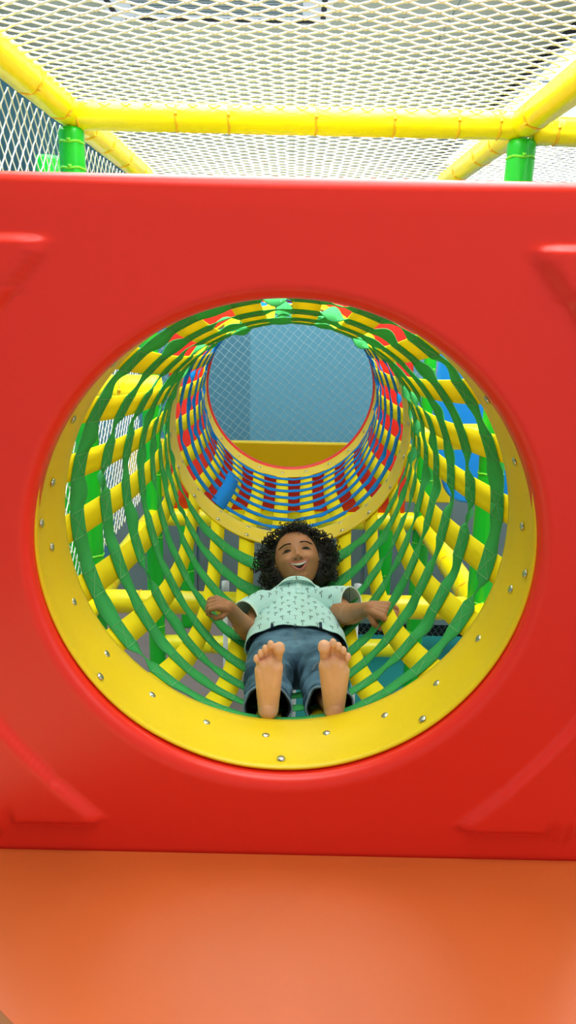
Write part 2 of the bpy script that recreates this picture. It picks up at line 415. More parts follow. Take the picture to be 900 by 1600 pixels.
# ------------------------------------------------------------------ knotted nets
def net(name, o, U, Vv, nu, nv, cu, cv, r, m, label, seed=0, rot=0, knot=1.7, sag=0, clip=None):
    """rhombic net spanned by unit vectors U and Vv"""
    o, U, Vv = V(o), V(U).normalized(), V(Vv).normalized(); W = U.cross(Vv)
    R0 = random.Random(seed); mb = MB(); P = {}
    Lx, Ly = nu*cu, nv*cv/2
    for j in range(nv+1):
        for i in range(-1, nu+2):
            a = i*cu+(j % 2)*cu/2; b = j*cv/2
            if not rot and (a < -1e-6 or a > Lx+1e-6): continue
            jx, jy = (R0.random()-.5)*cu*.10, (R0.random()-.5)*cv*.10
            P[(i, j)] = (a+jx, b+jy)
    def w(a, b):
        if rot:
            ca, sa = math.cos(rot), math.sin(rot); a -= Lx/2; b -= Ly/2
            a, b = a*ca-b*sa+Lx/2, a*sa+b*ca+Ly/2
        h = sag*(math.sin(PI*max(0, min(1, a/Lx)))*math.sin(PI*max(0, min(1, b/Ly)))) if sag else 0
        return (a, b), o+U*a+Vv*b+W*(h+r*.6*(R0.random()-.5))
    Q = {k: w(*p) for k, p in P.items()}
    def ok(k): return k in Q and (clip is None or (clip[0] <= Q[k][0][0] <= clip[1] and clip[2] <= Q[k][0][1] <= clip[3]))
    for (i, j) in list(Q):
        if not ok((i, j)): continue
        for di in ((0, -1) if j % 2 == 0 else (0, 1)):
            k = (i+di, j+1)
            if ok(k):
                a, b = Q[(i, j)][1], Q[k][1]; mid = (a+b)/2
                mb.tube([a, a.lerp(b, .14), a.lerp(b, .86), b], [r*knot, r, r, r*knot], n=5, cap=False)
    ob = mb.build(name, m)
    return tag(ob, label, 'safety net')
net('safety_net', (-XP+.02, -.35, 1.005), (1, 0, 0), (0, 1, 0), 20, 64, .068, .054, .0026, M['cord'], 'white diamond netting stretched overhead in front of the yellow cross beam', 1, sag=-.0)
net('safety_net', (-XP+.02, Y1+.03, 1.01), (1, 0, 0), (0, 1, 0), 18, 60, .080, .072, .0024, M['cord'], 'white diamond netting overhead behind the yellow cross beam', 2)
net('safety_net', (XP+.04, Y1+.03, .99), (1, 0, 0), (0, 1, 0), 15, 60, .068, .054, .0026, M['cord'], 'white netting overhead beyond the right receding beam', 3)
net('safety_net', (-XP-.055, .05, -.60), (0, 1, 0), (0, 0, 1), 43, 52, .060, .060, .0020, M['cord'], 'white netting hanging as the left side wall of the bay', 4)
net('safety_net', (-.98, 3.2, -.95), (1, 0, 0), (0, 0, 1), 36, 68, .054, .054, .0015, M['gcord'], 'thin tilted netting stretched behind the far round opening', 5, rot=.13, knot=1.2, clip=(.15, 1.85, .25, 1.75))
net('safety_net', (1.0, 3.3, -.4), (1, 0, 0), (0, 0, 1), 26, 50, .05, .05, .0018, M['gcord'], 'thin netting behind the blue panel on the right', 6, rot=.3, knot=1.2)

# yellow low wall behind the far opening
o = bevel(MB().box((0, 3.12, -.535), (1.9, .06, .34)).build('low_barrier', M['yplastic'], smooth=False), .01)
tag(o, 'yellow low barrier panel beyond the far round opening', 'barrier')

# blue plastic panel on the right and slide shell
o = bevel(prism_y(rounded_poly([(.70, -.42), (1.02, -.42), (1.05, .30), (.62, .30), (.615, -.1)], [.09, .05, .04, .05, .01]), 2.0, 2.06).build('moulded_panel', M['blue'], smooth=False), .012)
tag(o, 'bright blue moulded plastic panel behind the right post', 'play panel')
mb = MB()
vs = []; fs = []
for i in range(13):
    a = PI*(.5+i/12*1.0)
    for j in range(14):
        t = j/13; vs.append((1.25+.22*math.cos(a), 1.62+.9*t, -.33+.0*t+.20*math.sin(a)+.25*t))
for i in range(12):
    for j in range(13): fs.append((i*14+j, (i+1)*14+j, (i+1)*14+j+1, i*14+j+1))
mb.add(vs, fs); o = mb.build('slide_chute', M['blue']); s = o.modifiers.new('shell', 'SOLIDIFY'); s.thickness = .02
tag(o, 'curved blue slide chute edge seen past the right post', 'slide')

# dark mesh bench far back right of the child
bb = empty('mesh_bench', 'dark gap with black mesh beneath a grey ledge right of the child', 'bench', (.75, 3.3, FZ))
MB().box((.75, 3.5, -1.665), (1.1, .03, .13)).build('backing', M['black'], bb, False)
mb = MB()
for i in range(26):
    for j in range(4):
        x = .25+i*.04+(j % 2)*.02; z = -1.73+j*.03
        mb.tube([(x, 3.47, z), (x+.02, 3.47, z+.015)], .003, n=4, cap=False); mb.tube([(x+.02, 3.47, z+.015), (x, 3.47, z+.03)], .003, n=4, cap=False)
mb.build('wire_mesh', M['gray'], bb)
MB().box((.75, 3.44, -1.575), (1.15, .14, .05)).build('ledge', M['gray'], bb, False)

# ------------------------------------------------------------------ net tunnels
NS = 22; A0 = math.radians(3.9)
ANG = [A0+2*PI*k/NS for k in range(NS)]
def surf1(th, y):
    u = max(0, min(1, (y-.17)/(1.33-.17))); s = max(0, math.sin(PI*u)); sp = s**.85
    R = .441+(.413-.441)*u
    c, sn = math.cos(th), math.sin(th)
    x = R*c*(1-.115*sp)
    z = R*sn
    if sn > 0: z *= (1-.14*sp)
    else:
        k = (max(0, -sn))
        z = z-.145*s*k**1.9-.02*s*k
    return V((x+.004*u, y, z+.007*(1-u)))
def surf2(th, y):
    u = max(0, min(1, (y-1.46)/(2.51-1.46))); s = max(0, math.sin(PI*u)); R = .413+.018*u
    c, sn = math.cos(th), math.sin(th)
    return V((R*c*(1-.10*s), y, R*sn*(1-(.06*s if sn > 0 else -.01*s))))
def snrm(S, th, y):
    a = S(th+.01, y)-S(th-.01, y); b = S(th, y+.005)-S(th, y-.005)
    n = a.cross(b).normalized(); p = S(th, y)
    return -n if n.dot(V((p.x, 0, p.z))) > 0 else n     # points inward
def strip(mb, L, Rr, thick, nrm, mi=0):
    """a webbing band from its left and right edges"""
    N = len(L); vs = []
    for i in range(N): vs += [L[i]+nrm[i]*thick/2, Rr[i]+nrm[i]*thick/2, Rr[i]-nrm[i]*thick/2, L[i]-nrm[i]*thick/2]
    fs = []
    for i in range(N-1):
        a = i*4; b = a+4
        for k in range(4): fs.append((a+k, a+(k+1) % 4, b+(k+1) % 4, b+k))
    fs += [(0, 1, 2, 3), (N*4-1, N*4-2, N*4-3, N*4-4)]
    mb.add(vs, fs, mi)
HW = .059; SW = .058
def hoop(S, y0, seed, width, root, m, threadm, amp=1.0, off=.002, stitch=True):
    R0 = random.Random(seed); mb = MB(); L, Rr, Nn = [], [], []
    mids = []
    for k in range(NS):
        tw = R0.choice([0, .1, -.12, .2, -.2, .55, .1, -.15])*amp; bul = (R0.random()-.65)*.011*amp; dy = (R0.random()-.5)*.012*amp; nar = R0.random()*.22-.04
        mids.append((tw, bul, dy, nar))
    SUB = 16
    for k in range(NS):
        a0 = ANG[k]; a1 = a0+2*PI/NS; half = (SW/2)/.43
        tw, bul, dy, nar = mids[k]
        # the lower hoops carry weight and lie flatter
        low = 1-.65*max(0, -math.sin((a0+a1)/2))
        for i in range(SUB):
            t = i/SUB; th = a0+(a1-a0)*t; span = a1-a0; tt = (th-a0-half)/(span-2*half)
            e = math.sin(PI*tt)**1.3 if 0 < tt < 1 else 0
            yy = y0+dy*e*low
            p = S(th, yy); n = snrm(S, th, yy)
            ax = (S(th, yy+.01)-S(th, yy-.01)).normalized()
            q = Matrix.Rotation(tw*low*e, 3, n.cross(ax)) @ ax
            nn = Matrix.Rotation(tw*low*e, 3, n.cross(ax)) @ n
            w = width/2*(1-nar*e*low)
            c = p+n*(off+bul*e*low)
            L.append(c-q*w); Rr.append(c+q*w); Nn.append(nn)
    L.append(L[0]); Rr.append(Rr[0]); Nn.append(Nn[0])
    strip(mb, L, Rr, .0022, Nn)
    if stitch:
        for k in range(NS):
            a0 = ANG[k]; h = (SW/2)/.43*.9; w = width/2*.9
            def P(s, t):
                th = a0+s*h; yy = y0+t*w; return S(th, yy)+snrm(S, th, yy)*(off+.0019)
            cs = [(-1, -1), (1, -1), (1, 1), (-1, 1)]
            seg = [(cs[1], cs[2]), (cs[3], cs[0]), (cs[0], cs[2]), (cs[1], cs[3])]
            for a, b in seg:
                pts = [P(a[0]+(b[0]-a[0])*t/4, a[1]+(b[1]-a[1])*t/4) for t in range(5)]
                mb.tube(pts, .0005, n=3, cap=False, mi=1)
    return mb.build('hoop_strap', [m, threadm], root)
def long_strap(S, th, ya, yb, root, m, seed, width=SW, name='length_strap'):
    mb = MB(); L, Rr, Nn = [], [], []; N = 48
    for i in range(N+1):
        y = ya+(yb-ya)*i/N; h = width/2
        p = S(th, y); n = snrm(S, th, y); tan = (S(th+.01, y)-S(th-.01, y)).normalized()
        c = p-n*.001+n*.0015*noise.noise(V((y*9, seed*7.7, 0)))
        L.append(c-tan*h); Rr.append(c+tan*h); Nn.append(n)
    strip(mb, L, Rr, .002, Nn)
    return mb.build(name, m, root)
def rivets(root, specs, dz=0):
    for i, (a, y, R) in enumerate(specs):
        a = math.radians(a); p = (R*math.cos(a), y, R*math.sin(a)+dz); n = (-math.cos(a), 0, -math.sin(a))
        MB().add(*dome(p, n)).build('rivet', M['steel'], root)
def collar(root, y0, y1, r0, r1, name='collar', dz=0):
    mb = MB(); NA = 160; K = 14; vs = []; fs = []; th = .005
    for side in (0, 1):
        for j in range(K+1):
            t = j/K; y = y0+(y1-y0)*t; r = r0+(r1-r0)*t+th*side+.0022*math.sin(t*PI*2)
            for i in range(NA):
                a = 2*PI*i/NA; rr = r+.0012*noise.noise(V((math.cos(a)*3, math.sin(a)*3, y*10)))
                vs.append((rr*math.cos(a), y, rr*math.sin(a)+dz))
    n1 = (K+1)*NA
    for j in range(K):
        for i in range(NA):
            a, b, c, d = j*NA+i, j*NA+(i+1) % NA, (j+1)*NA+(i+1) % NA, (j+1)*NA+i
            fs.append((a, b, c, d)); fs.append((n1+a, n1+d, n1+c, n1+b))
    for i in range(NA):
        k = (i+1) % NA
        fs.append((i, n1+i, n1+k, k)); fs.append((K*NA+i, K*NA+k, n1+K*NA+k, n1+K*NA+i))
    mb.add(vs, fs); return mb.build(name, M['yplastic'], root)

tun = empty('net_tunnel', 'crawl tunnel woven of green hoops and yellow straps, with riveted yellow collar, holding the child', 'net tunnel', (0, .02, -.44))
collar(tun, .008, .18, .4330, .4325, dz=.006)
rivets(tun, [(math.degrees(a), .115 if math.sin(a) < -.3 else .085, .4325) for a in ANG]+[(a, .038, .4328) for a in (176, -142, -90, -52, -6, 36, 80, 125)], dz=.006)
HY = [.238, .385, .525, .665, .805, .945, 1.085, 1.215]
for i, y in enumerate(HY[:8]): hoop(surf1, y, 100+i, HW, tun, M['gstrap'], M['thread'], amp=1.25)
for k, a in enumerate(ANG): long_strap(surf1, a, .165, 1.335, tun, M['ystrap'], k)
ring = empty('tunnel_ring', 'yellow riveted ring joining the green tunnel to the blue tunnel above the child', 'tunnel ring', (0, 1.39, -.41))
collar(ring, 1.31, 1.47, .408, .408, 'band')
rivets(ring, [(math.degrees(a), 1.345, .4078) for a in ANG]+[(math.degrees(a), 1.435, .4078) for a in ANG])
# flange holding the ring to the beams
t2 = empty('net_tunnel', 'farther crawl tunnel woven of blue hoops and yellow straps', 'net tunnel', (0, 1.5, -.42))
collar(t2, 2.50, 2.69, .430, .430)
rivets(t2, [(math.degrees(a), 2.585, .4295) for a in ANG])
for i in range(8): hoop(surf2, 1.545+i*.128, 300+i, .043, t2, M['bstrap'], M['bthread'], amp=1.2)
for k, a in enumerate(ANG): long_strap(surf2, a, 1.455, 2.515, t2, M['ystrap'], 50+k)
for th, ya, yb in ((-2.27, 1.49, 2.0),):
    S = lambda t, y: surf2(t, y)-0*V((1, 0, 0))
    long_strap(lambda t, y: surf2(t, y)*1.0+V((-math.cos(t)*.006, 0, -math.sin(t)*.006)), th, ya, yb, t2, M['bstrap'], 77, .06, 'bunched_strap')

# ------------------------------------------------------------------ the child
kid = empty('person', 'smiling barefoot child with black curly hair, mint printed polo shirt and blue jeans', 'person', (.03, .7, -.55))
# head frame: right (towards image right), face direction, crown direction
el = math.radians(40); roll = math.radians(11)
F = V((-.02, -math.cos(el), math.sin(el))).normalized()
Uq = V((0, math.sin(el), math.cos(el))); Uq = (Uq-F*Uq.dot(F)).normalized(); Rq = Uq.cross(F)
if Rq.x < 0: Rq = -Rq
Rt = (Rq*math.cos(roll)+Uq*math.sin(roll)).normalized(); Up = (Uq*math.cos(roll)-Rq*math.sin(roll)).normalized()
HC = V((.034, 1.10, -.385))
def gauss(a, b, a0, b0, sa, sb): return math.exp(-((a-a0)/sa)**2-((b-b0)/sb)**2)
def head_pt(dx, dy, dz):
    """direction in head frame (right, forward, up) -> local point"""
    a, f, b = .0715*dx, .082*dy, .094*dz
    k = dz
    if k < 0: a *= 1-.10*k*k
    if k < -.2 and dy > 0: f *= 1-.05*(-.2-k)
    if dy < 0: b *= 1.0; f *= 1.12
    if dy > .0:
        w = sstep(0, .35, dy); h = 0
        # flatter face plane
        f -= .008*w*dy
        h += .0155*gauss(a, b, 0, -.019, .0095, .0085)
        h += .0065*gauss(a, b, 0, -.004, .0075, .016)
        for s in (-1, 1):
            h += .0085*gauss(a, b, s*.0125, -.0235, .0062, .0058)
            h -= .0075*gauss(a, b, s*.031, .007, .0135, .0085)
            h += .0045*gauss(a, b, s*.032, .0045, .012, .0058)
            h += .0030*gauss(a, b, s*.031, .026, .018, .006)
            h += .0125*gauss(a, b, s*.042, -.026, .018, .016)
            h -= .0035*gauss(a, b, s*.025, -.042, .005, .012)
        h += .0050*gauss(a, b, 0, -.047, .024, .010)
        h += .0085*gauss(a, b, 0, -.079, .017, .012)
        h -= .0035*gauss(a, b, 0, -.064, .018, .005)
        h += .004*gauss(a, b, 0, .05, .04, .02)
        f += h*w
    return V((a, f, b))
def hw(p): return HC+Rt*p.x+F*p.y+Up*p.z
def face_at(a, b, off=.0):
    """surface point of the face above local coordinates (a, b)"""
    dx, dz = a/.0715, b/.094
    for _ in range(8):
        dy = math.sqrt(max(.0001, 1-dx*dx-dz*dz)); p = head_pt(dx, dy, dz); dx += (a-p.x)/.0715; dz += (b-p.z)/.094
    dy = math.sqrt(max(.0001, 1-dx*dx-dz*dz)); p = head_pt(dx, dy, dz)
    e = .002
    n = V((a/.0715**2*.3, p.y/.082**2, b/.094**2*.3)).normalized()
    return hw(p+n*off)
bod = MB()
NU, NV = 150, 110; vs = []; fs = []
for j in range(NV+1):
    th = PI*j/NV
    for i in range(NU):
        ph = 2*PI*i/NU; vs.append(hw(head_pt(math.sin(th)*math.cos(ph), math.sin(th)*math.sin(ph), math.cos(th))))
for j in range(NV):
    for i in range(NU): fs.append((j*NU+i, (j+1)*NU+i, (j+1)*NU+(i+1) % NU, j*NU+(i+1) % NU))
bod.add(vs, fs)
# ears
for s in (-1, 1):
    c = HC+Rt*s*.072+F*(-.008)+Up*(-.018)
    Rm = Matrix((Rt, F, Up)).transposed()
    bod.ellip(c, (.008, .014, .022), Rm); bod.ellip(c+Rt*s*.004-F*.004, (.006, .013, .019), Rm)
NK = V((.033, 1.02, -.475)); CH = V((.035, .93, -.505)); PV = V((.030, .64, -.51))
bod.chain([HC-F*.02-Up*.05, NK, CH], [.045, .038, .05])
bod.chain([CH, V((.033, .80, -.508)), PV], [.058, .06, .055])
# legs inside the jeans
def pts(*a): return [V(p) for p in a]
LEG_L = pts((-.025, .62, -.525), (-.037, .45, -.498), (-.033, .30, -.452), (-.031, .245, -.425))
LEG_R = pts((.085, .62, -.525), (.100, .45, -.496), (.108, .30, -.452), (.113, .245, -.425))
for Lg in (LEG_L, LEG_R): bod.chain([PV]+Lg, [.05, .05, .036, .024, .022])
# feet: soles towards the camera
def foot(heel, ball, toes, s):
    # heel/ball: (x,z); toes: list of (x,z,r, base x, base z)
    hx, hz = heel
    for (bx, bz, br) in ball: bod.cone((hx, .229, hz), (bx, .2205, bz), .0225, br)
    bod.cone((hx, .232, hz), (hx+.001*s, .250, hz+.02), .023, .023)
    bod.cone((hx, .222, hz+.002), (hx, .222, hz+.012), .0205, .0195)
    # instep
    bod.cone((hx, .255, hz+.02), (ball[1][0], .236, ball[1][1]-.005), .022, .014)
    for (x, z, r, bx, bz) in toes:
        bod.cone((bx, .2290, bz), (x, .2265, z), r*.72, r*.8)
        bod.cone((x, .2165, z-.0015), (x, .2175, z+.002), r, r*.95)
foot((-.031, -.432), [(-.0165, -.327, .0165), (-.029, -.318, .015), (-.040, -.322, .0145), (-.0485, -.334, .013)],
     [(-.0095, -.281, .0128, -.0120, -.318), (-.0275, -.2735, .0076, -.027, -.312), (-.0390, -.283, .0070, -.037, -.315), (-.0485, -.2935, .0066, -.046, -.322), (-.0572, -.3060, .0066, -.053, -.331)], -1)
foot((.112, -.430), [(.092, -.322, .0175), (.106, -.314, .0155), (.119, -.320, .015), (.1285, -.332, .0135)],
     [(.0845, -.2750, .0135, .088, -.313), (.1035, -.2660, .0078, .104, -.306), (.1155, -.2740, .0074, .115, -.310), (.1260, -.2830, .0070, .125, -.317), (.1362, -.2970, .0068, .133, -.326)], 1)
# arms
SL, EL, WL = V((-.068, .925, -.485)), V((-.105, .800, -.510)), V((-.156, .722, -.402))
SR, ER, WR = V((.150, .925, -.470)), V((.180, .810, -.455)), V((.233, .680, -.378))
bod.chain([CH+V((0, .0, .0)), SL, EL, WL], [.05, .035, .029, .0195])
bod.chain([CH+V((0, .0, .0)), SR, ER, WR], [.05, .036, .030, .0195])
bod.cone(EL.lerp(WL, .25), EL.lerp(WL, .45), .030, .027); bod.cone(ER.lerp(WR, .2), ER.lerp(WR, .45), .031, .027)
def hand(W, D, S, N, sc=1.0, curl=1.0):
    """W wrist, D towards fingers, S from index side to little side (lateral), N back of the hand (up)"""
    D = D.normalized(); N = (N-D*N.dot(D)).normalized(); S = (S-D*S.dot(D)-N*S.dot(N)).normalized()
    for k, o_ in enumerate((-.018, -.006, .006, .018)):
        kn = W+D*.040*sc+S*o_*sc+N*.003
        bod.cone(W+S*o_*.5, kn, .013*sc, .0098*sc)
    tips = []
    for k, (o_, l) in enumerate(((-.0205, 1.0), (-.0068, 1.08), (.0068, 1.0), (.0200, .84))):
        kn = W+D*.042*sc+S*o_*sc+N*.003
        p1 = kn+(D*.72-N*.62*curl).normalized()*.021*l*sc
        p2 = p1+(-N*.95-D*.15*curl).normalized()*.016*l*sc
        p3 = p2+(-D*.85-N*.35).normalized()*.012*l*sc
        bod.chain([kn, p1, p2, p3], [.0080*sc, .0066*sc, .0062*sc, .0055*sc], n=12)
        tips.append(p1)
    b0 = W-S*.014*sc+D*.006*sc-N*.004; b1 = b0+(-S*.75+D*.6-N*.5).normalized()*.022*sc; b2 = b1+(D*.75-N*.65-S*.05).normalized()*.018*sc; b3 = b2+(D*.70-N*.1+S*.70).normalized()*.012*sc
    bod.chain([b0, b1, b2, b3], [.0105*sc, .0085*sc, .0075*sc, .0064*sc], n=12)
    return b3, tips
# image-left hand: knuckles left, back of the hand up, thumb below towards the camera
thL, _ = hand(WL, V((-.84, -.30, .38)), V((-.32, .90, .10)), V((.25, -.35, .90)), .98, 1.0)
thR, _ = hand(WR, V((.82, -.52, .02)), V((.50, .80, .20)), V((-.1, -.55, .85)), 1.15, .8)
body = bod.build('body', [M['skin']], kid)
rm = body.modifiers.new('skin', 'REMESH'); rm.mode = 'VOXEL'; rm.voxel_size = .0016; rm.use_smooth_shade = True
sm = body.modifiers.new('soften', 'SMOOTH'); sm.iterations = 2; sm.factor = .5
# soles are paler than the rest of the skin: mix by position in the skin's own coordinates (feet stand at y < .26)
nt = M['skin'].node_tree; bs = nt.nodes['Principled BSDF']; src = bs.inputs['Base Color'].links[0].from_socket
ge = nt.nodes.new('ShaderNodeTexCoord'); sp = nt.nodes.new('ShaderNodeSeparateXYZ'); nt.links.new(ge.outputs['Object'], sp.inputs[0])
mr = nt.nodes.new('ShaderNodeMapRange'); mr.interpolation_type = 'SMOOTHSTEP'
mr.inputs['From Min'].default_value = .246; mr.inputs['From Max'].default_value = .216; nt.links.new(sp.outputs['Y'], mr.inputs['Value'])
mx = nt.nodes.new('ShaderNodeMix'); mx.data_type = 'RGBA'; nt.links.new(mr.outputs[0], mx.inputs['Factor']); nt.links.new(src, mx.inputs['A'])
n3 = nt.nodes.new('ShaderNodeTexNoise'); n3.inputs['Scale'].default_value = 22; nt.links.new(ge.outputs['Object'], n3.inputs['Vector'])
r3 = nt.nodes.new('ShaderNodeValToRGB'); r3.color_ramp.elements[0].position = .38; r3.color_ramp.elements[1].position = .62
r3.color_ramp.elements[0].color = (*lin((238, 184, 148)), 1); r3.color_ramp.elements[1].color = (*lin((230, 176, 132)), 1)
nt.links.new(n3.outputs['Fac'], r3.inputs['Fac']); nt.links.new(r3.outputs['Color'], mx.inputs['B']); nt.links.new(mx.outputs['Result'], bs.inputs['Base Color'])

# face details: patches that follow the face
def patch(top, bot, off, name, m, parent, n=18, k=4, dome_=0):
    """top/bot: functions t in 0..1 -> (a,b)"""
    mb = MB(); vs = []; fs = []
    for i in range(n+1):
        t = i/n; (a0, b0), (a1, b1) = top(t), bot(t)
        for j in range(k+1):
            s = j/k; vs.append(face_at(a0+(a1-a0)*s, b0+(b1-b0)*s, off+dome_*math.sin(PI*s)*math.sin(PI*t)))
    for i in range(n):
        for j in range(k): fs.append((i*(k+1)+j, (i+1)*(k+1)+j, (i+1)*(k+1)+j+1, i*(k+1)+j+1))
    mb.add(vs, fs); o = mb.build(name, m, parent)
    sd = o.modifiers.new('thick', 'SOLIDIFY'); sd.thickness = .0012; sd.offset = 0
    return o
def lip_c(t): a = -.030+.060*t; return a, -.0415+.0100*((a/.030)**2)
patch(lambda t: (lip_c(t)[0], lip_c(t)[1]+.0005), lambda t: (lip_c(t)[0]*.98, lip_c(t)[1]-.0150*math.sin(PI*t)**.7), .0012, 'mouth', M['mouth'], body)
patch(lambda t: (lip_c(t)[0]*.86, -.0418+.0095*((lip_c(t)[0]*.86/.0275)**2)), lambda t: (lip_c(t)[0]*.86, -.0418+.0095*((lip_c(t)[0]*.86/.0275)**2)-.0062*math.sin(PI*t)**.35), .0022, 'teeth', M['teeth'], body, dome_=.0006)
lm = MB(); P = [face_at(lip_c(t/20)[0], lip_c(t/20)[1]+.0015, .0018) for t in range(21)]
lm.tube(P, [.0010+.0024*math.sin(PI*t/20)**.6 for t in range(21)], n=8)
P = [face_at(lip_c(t/20)[0]*.98, lip_c(t/20)[1]-.0172*math.sin(PI*t/20)**.8, .0018) for t in range(21)]
lm.tube(P, [.0010+.0034*math.sin(PI*t/20)**.6 for t in range(21)], n=8)
lm.build('lips', M['lip'], body)
for s in (-1, 1):
    e0, e1 = s*.019, s*.045
    def upper(t, s=s): return (s*(.0175+.0285*t), .0030+.0068*math.sin(PI*t)**.8-.001*t)
    def lower(t, s=s): return (s*(.0175+.0285*t), .0030-.0010*math.sin(PI*t)-.001*t)
    patch(upper, lower, .0014, 'eye_white', M['eyew'], body, dome_=.0003)
    patch(lambda t, s=s: (s*(.0235+.0150*t), .0050+.0048*math.sin(PI*(.15+.7*t))), lambda t, s=s: (s*(.0235+.0150*t), .0032-.0010*math.sin(PI*t)), .0021, 'iris', M['iris'], body, 10, 3)
    lt = MB().tube([face_at(upper(t/14)[0], upper(t/14)[1]+.0006, .0026) for t in range(15)], [.0006+.0014*math.sin(PI*min(1, .15+t/14)) for t in range(15)], n=6)
    lt.build('eyelashes', M['hair'], body)
    eb = MB()
    for q in range(46):
        t = q/45; a = s*(.014+.036*t); b = .0235+.0075*math.sin(PI*(.15+.65*t))-.004*t+(rnd.random()-.5)*.003
        p0 = face_at(a, b, .0012); p1 = face_at(a+s*.005, b+.0015*(1-2*t), .0026)
        eb.tube([p0, p1], [.0012, .0005], n=4)
    eb.build('eyebrow', M['hair'], body)
    nb = MB().ellip(face_at(s*.0088, -.0285, .0008), (.0042, .0018, .0028), Matrix((Rt, F, Up)).transposed(), 10, 8)
    nb.build('nostril', M['mouth'], body)
# thumb nails
for p, r in ((thL, .0048), (thR, .0048)):
    MB().ellip(p+V((-.001, -.0045, .0015)), (r*.9, .0016, r), None, 12, 8).build('thumb_nail', M['nail'], body)

# hair: a cap over the skull and a mass of curls
hm = MB(); R0 = random.Random(5)
Rm = Matrix((Rt, F, Up)).transposed()
hm.ellip(HC-F*.022+Up*.020, (.080, .078, .090), Rm, 32, 24)
hm.ellip(HC-F*.045-Rt*.060-Up*.02, (.058, .052, .076), Rm)
hm.ellip(HC-F*.045+Rt*.066-Up*.015, (.060, .052, .076), Rm)
hm.ellip(HC-F*.05+Rt*.0-Up*.02, (.09, .05, .075), Rm)
# fringe line
def hairvol(d):
    """outer radius of the hair in head direction d=(right,forward,up)"""
    x, y, z = d
    r = .098
    r += .036*abs(x)**1.5*(1 if z < .55 else .35)
    r += .010*max(0, z)
    return r
cnt = 0
while cnt < 760:
    z = R0.uniform(-.75, 1); ph = R0.uniform(0, 2*PI); q = math.sqrt(1-z*z); d = V((q*math.cos(ph), q*math.sin(ph), z))
    # keep the face clear
    if d.y > .30 and d.z < .66 and abs(d.x) < .80: continue
    if d.y > .62 and d.z < .80 and abs(d.x) < .6: continue
    if d.y > -.2 and d.z < -.35 and abs(d.x) < .72: continue
    if abs(d.x) > .7 and d.y > .45: continue
    cnt += 1
    ro = hairvol(d)*(1+R0.uniform(-.10, .14)); wd = (Rt*d.x+F*d.y+Up*d.z).normalized()
    base = HC+Rt*d.x*.070+F*(d.y*.080-.01)+Up*d.z*.09
    tip = HC+wd*ro-F*.012
    # curls fall sideways and down the cushion
    fall = (Rt*math.copysign(1, d.x)*abs(d.x)*.9-Up*.55+V((R0.uniform(-.6, .6), R0.uniform(-.6, .6), R0.uniform(-.3, .5)))).normalized()
    Lc = R0.uniform(.022, .055); turns = R0.uniform(1.6, 3.2); cr = R0.uniform(.0045, .0085); phs = R0.uniform(0, 6.28)
    ax = (wd*.35+fall).normalized(); u = ax.orthogonal().normalized(); w = ax.cross(u)
    st = base.lerp(tip, R0.uniform(.35, .85)); N = 22; P = []
    for i in range(N+1):
        t = i/N; a = phs+turns*2*PI*t
        P.append(st+ax*(t-.4)*Lc+wd*.012*math.sin(PI*t)+(u*math.cos(a)+w*math.sin(a))*cr*(.55+.45*t))
    rr = R0.uniform(.0012, .0023)
    hm.tube(P, [rr*(1-.55*(i/N)**2) for i in range(N+1)], n=5)
# stray tufts on the crown
for q in range(46):
    c = HC+Up*R0.uniform(.088, .112)+Rt*R0.uniform(-.03, .045)+F*R0.uniform(-.02, .03); u = V((R0.uniform(-1, 1), R0.uniform(-.6, .6), R0.uniform(.2, 1))).normalized(); a0 = R0.uniform(0, 6)
    v1 = u.orthogonal().normalized(); v2 = u.cross(v1); Lc = R0.uniform(.015, .04); cr = R0.uniform(.004, .008)
    P = [c+u*Lc*t/18+(v1*math.cos(a0+t*.75)+v2*math.sin(a0+t*.75))*cr for t in range(19)]
    hm.tube(P, .0009, n=4)
hm.build('hair', M['hair'], kid)

# ---- shirt
def loft(mb, rings, nseg=48, mi=0, cap0=False, cap1=False):
    """rings: list of functions/point lists with nseg points"""
    vs = [p for r in rings for p in r]; fs = []
    for j in range(len(rings)-1):
        for i in range(nseg): fs.append((j*nseg+i, j*nseg+(i+1) % nseg, (j+1)*nseg+(i+1) % nseg, (j+1)*nseg+i))
    if cap0: fs.append(tuple(range(nseg)))
    if cap1: fs.append(tuple((len(rings)-1)*nseg+i for i in range(nseg)))
    mb.add(vs, fs, mi)
def interp(keys, t):
    for i in range(len(keys)-1):
        if keys[i][0] <= t <= keys[i+1][0]:
            s = (t-keys[i][0])/(keys[i+1][0]-keys[i][0]); s = s*s*(3-2*s)*.5+s*.5
            return [a+(b-a)*s for a, b in zip(keys[i][1:], keys[i+1][1:])]
    return list(keys[-1][1:])
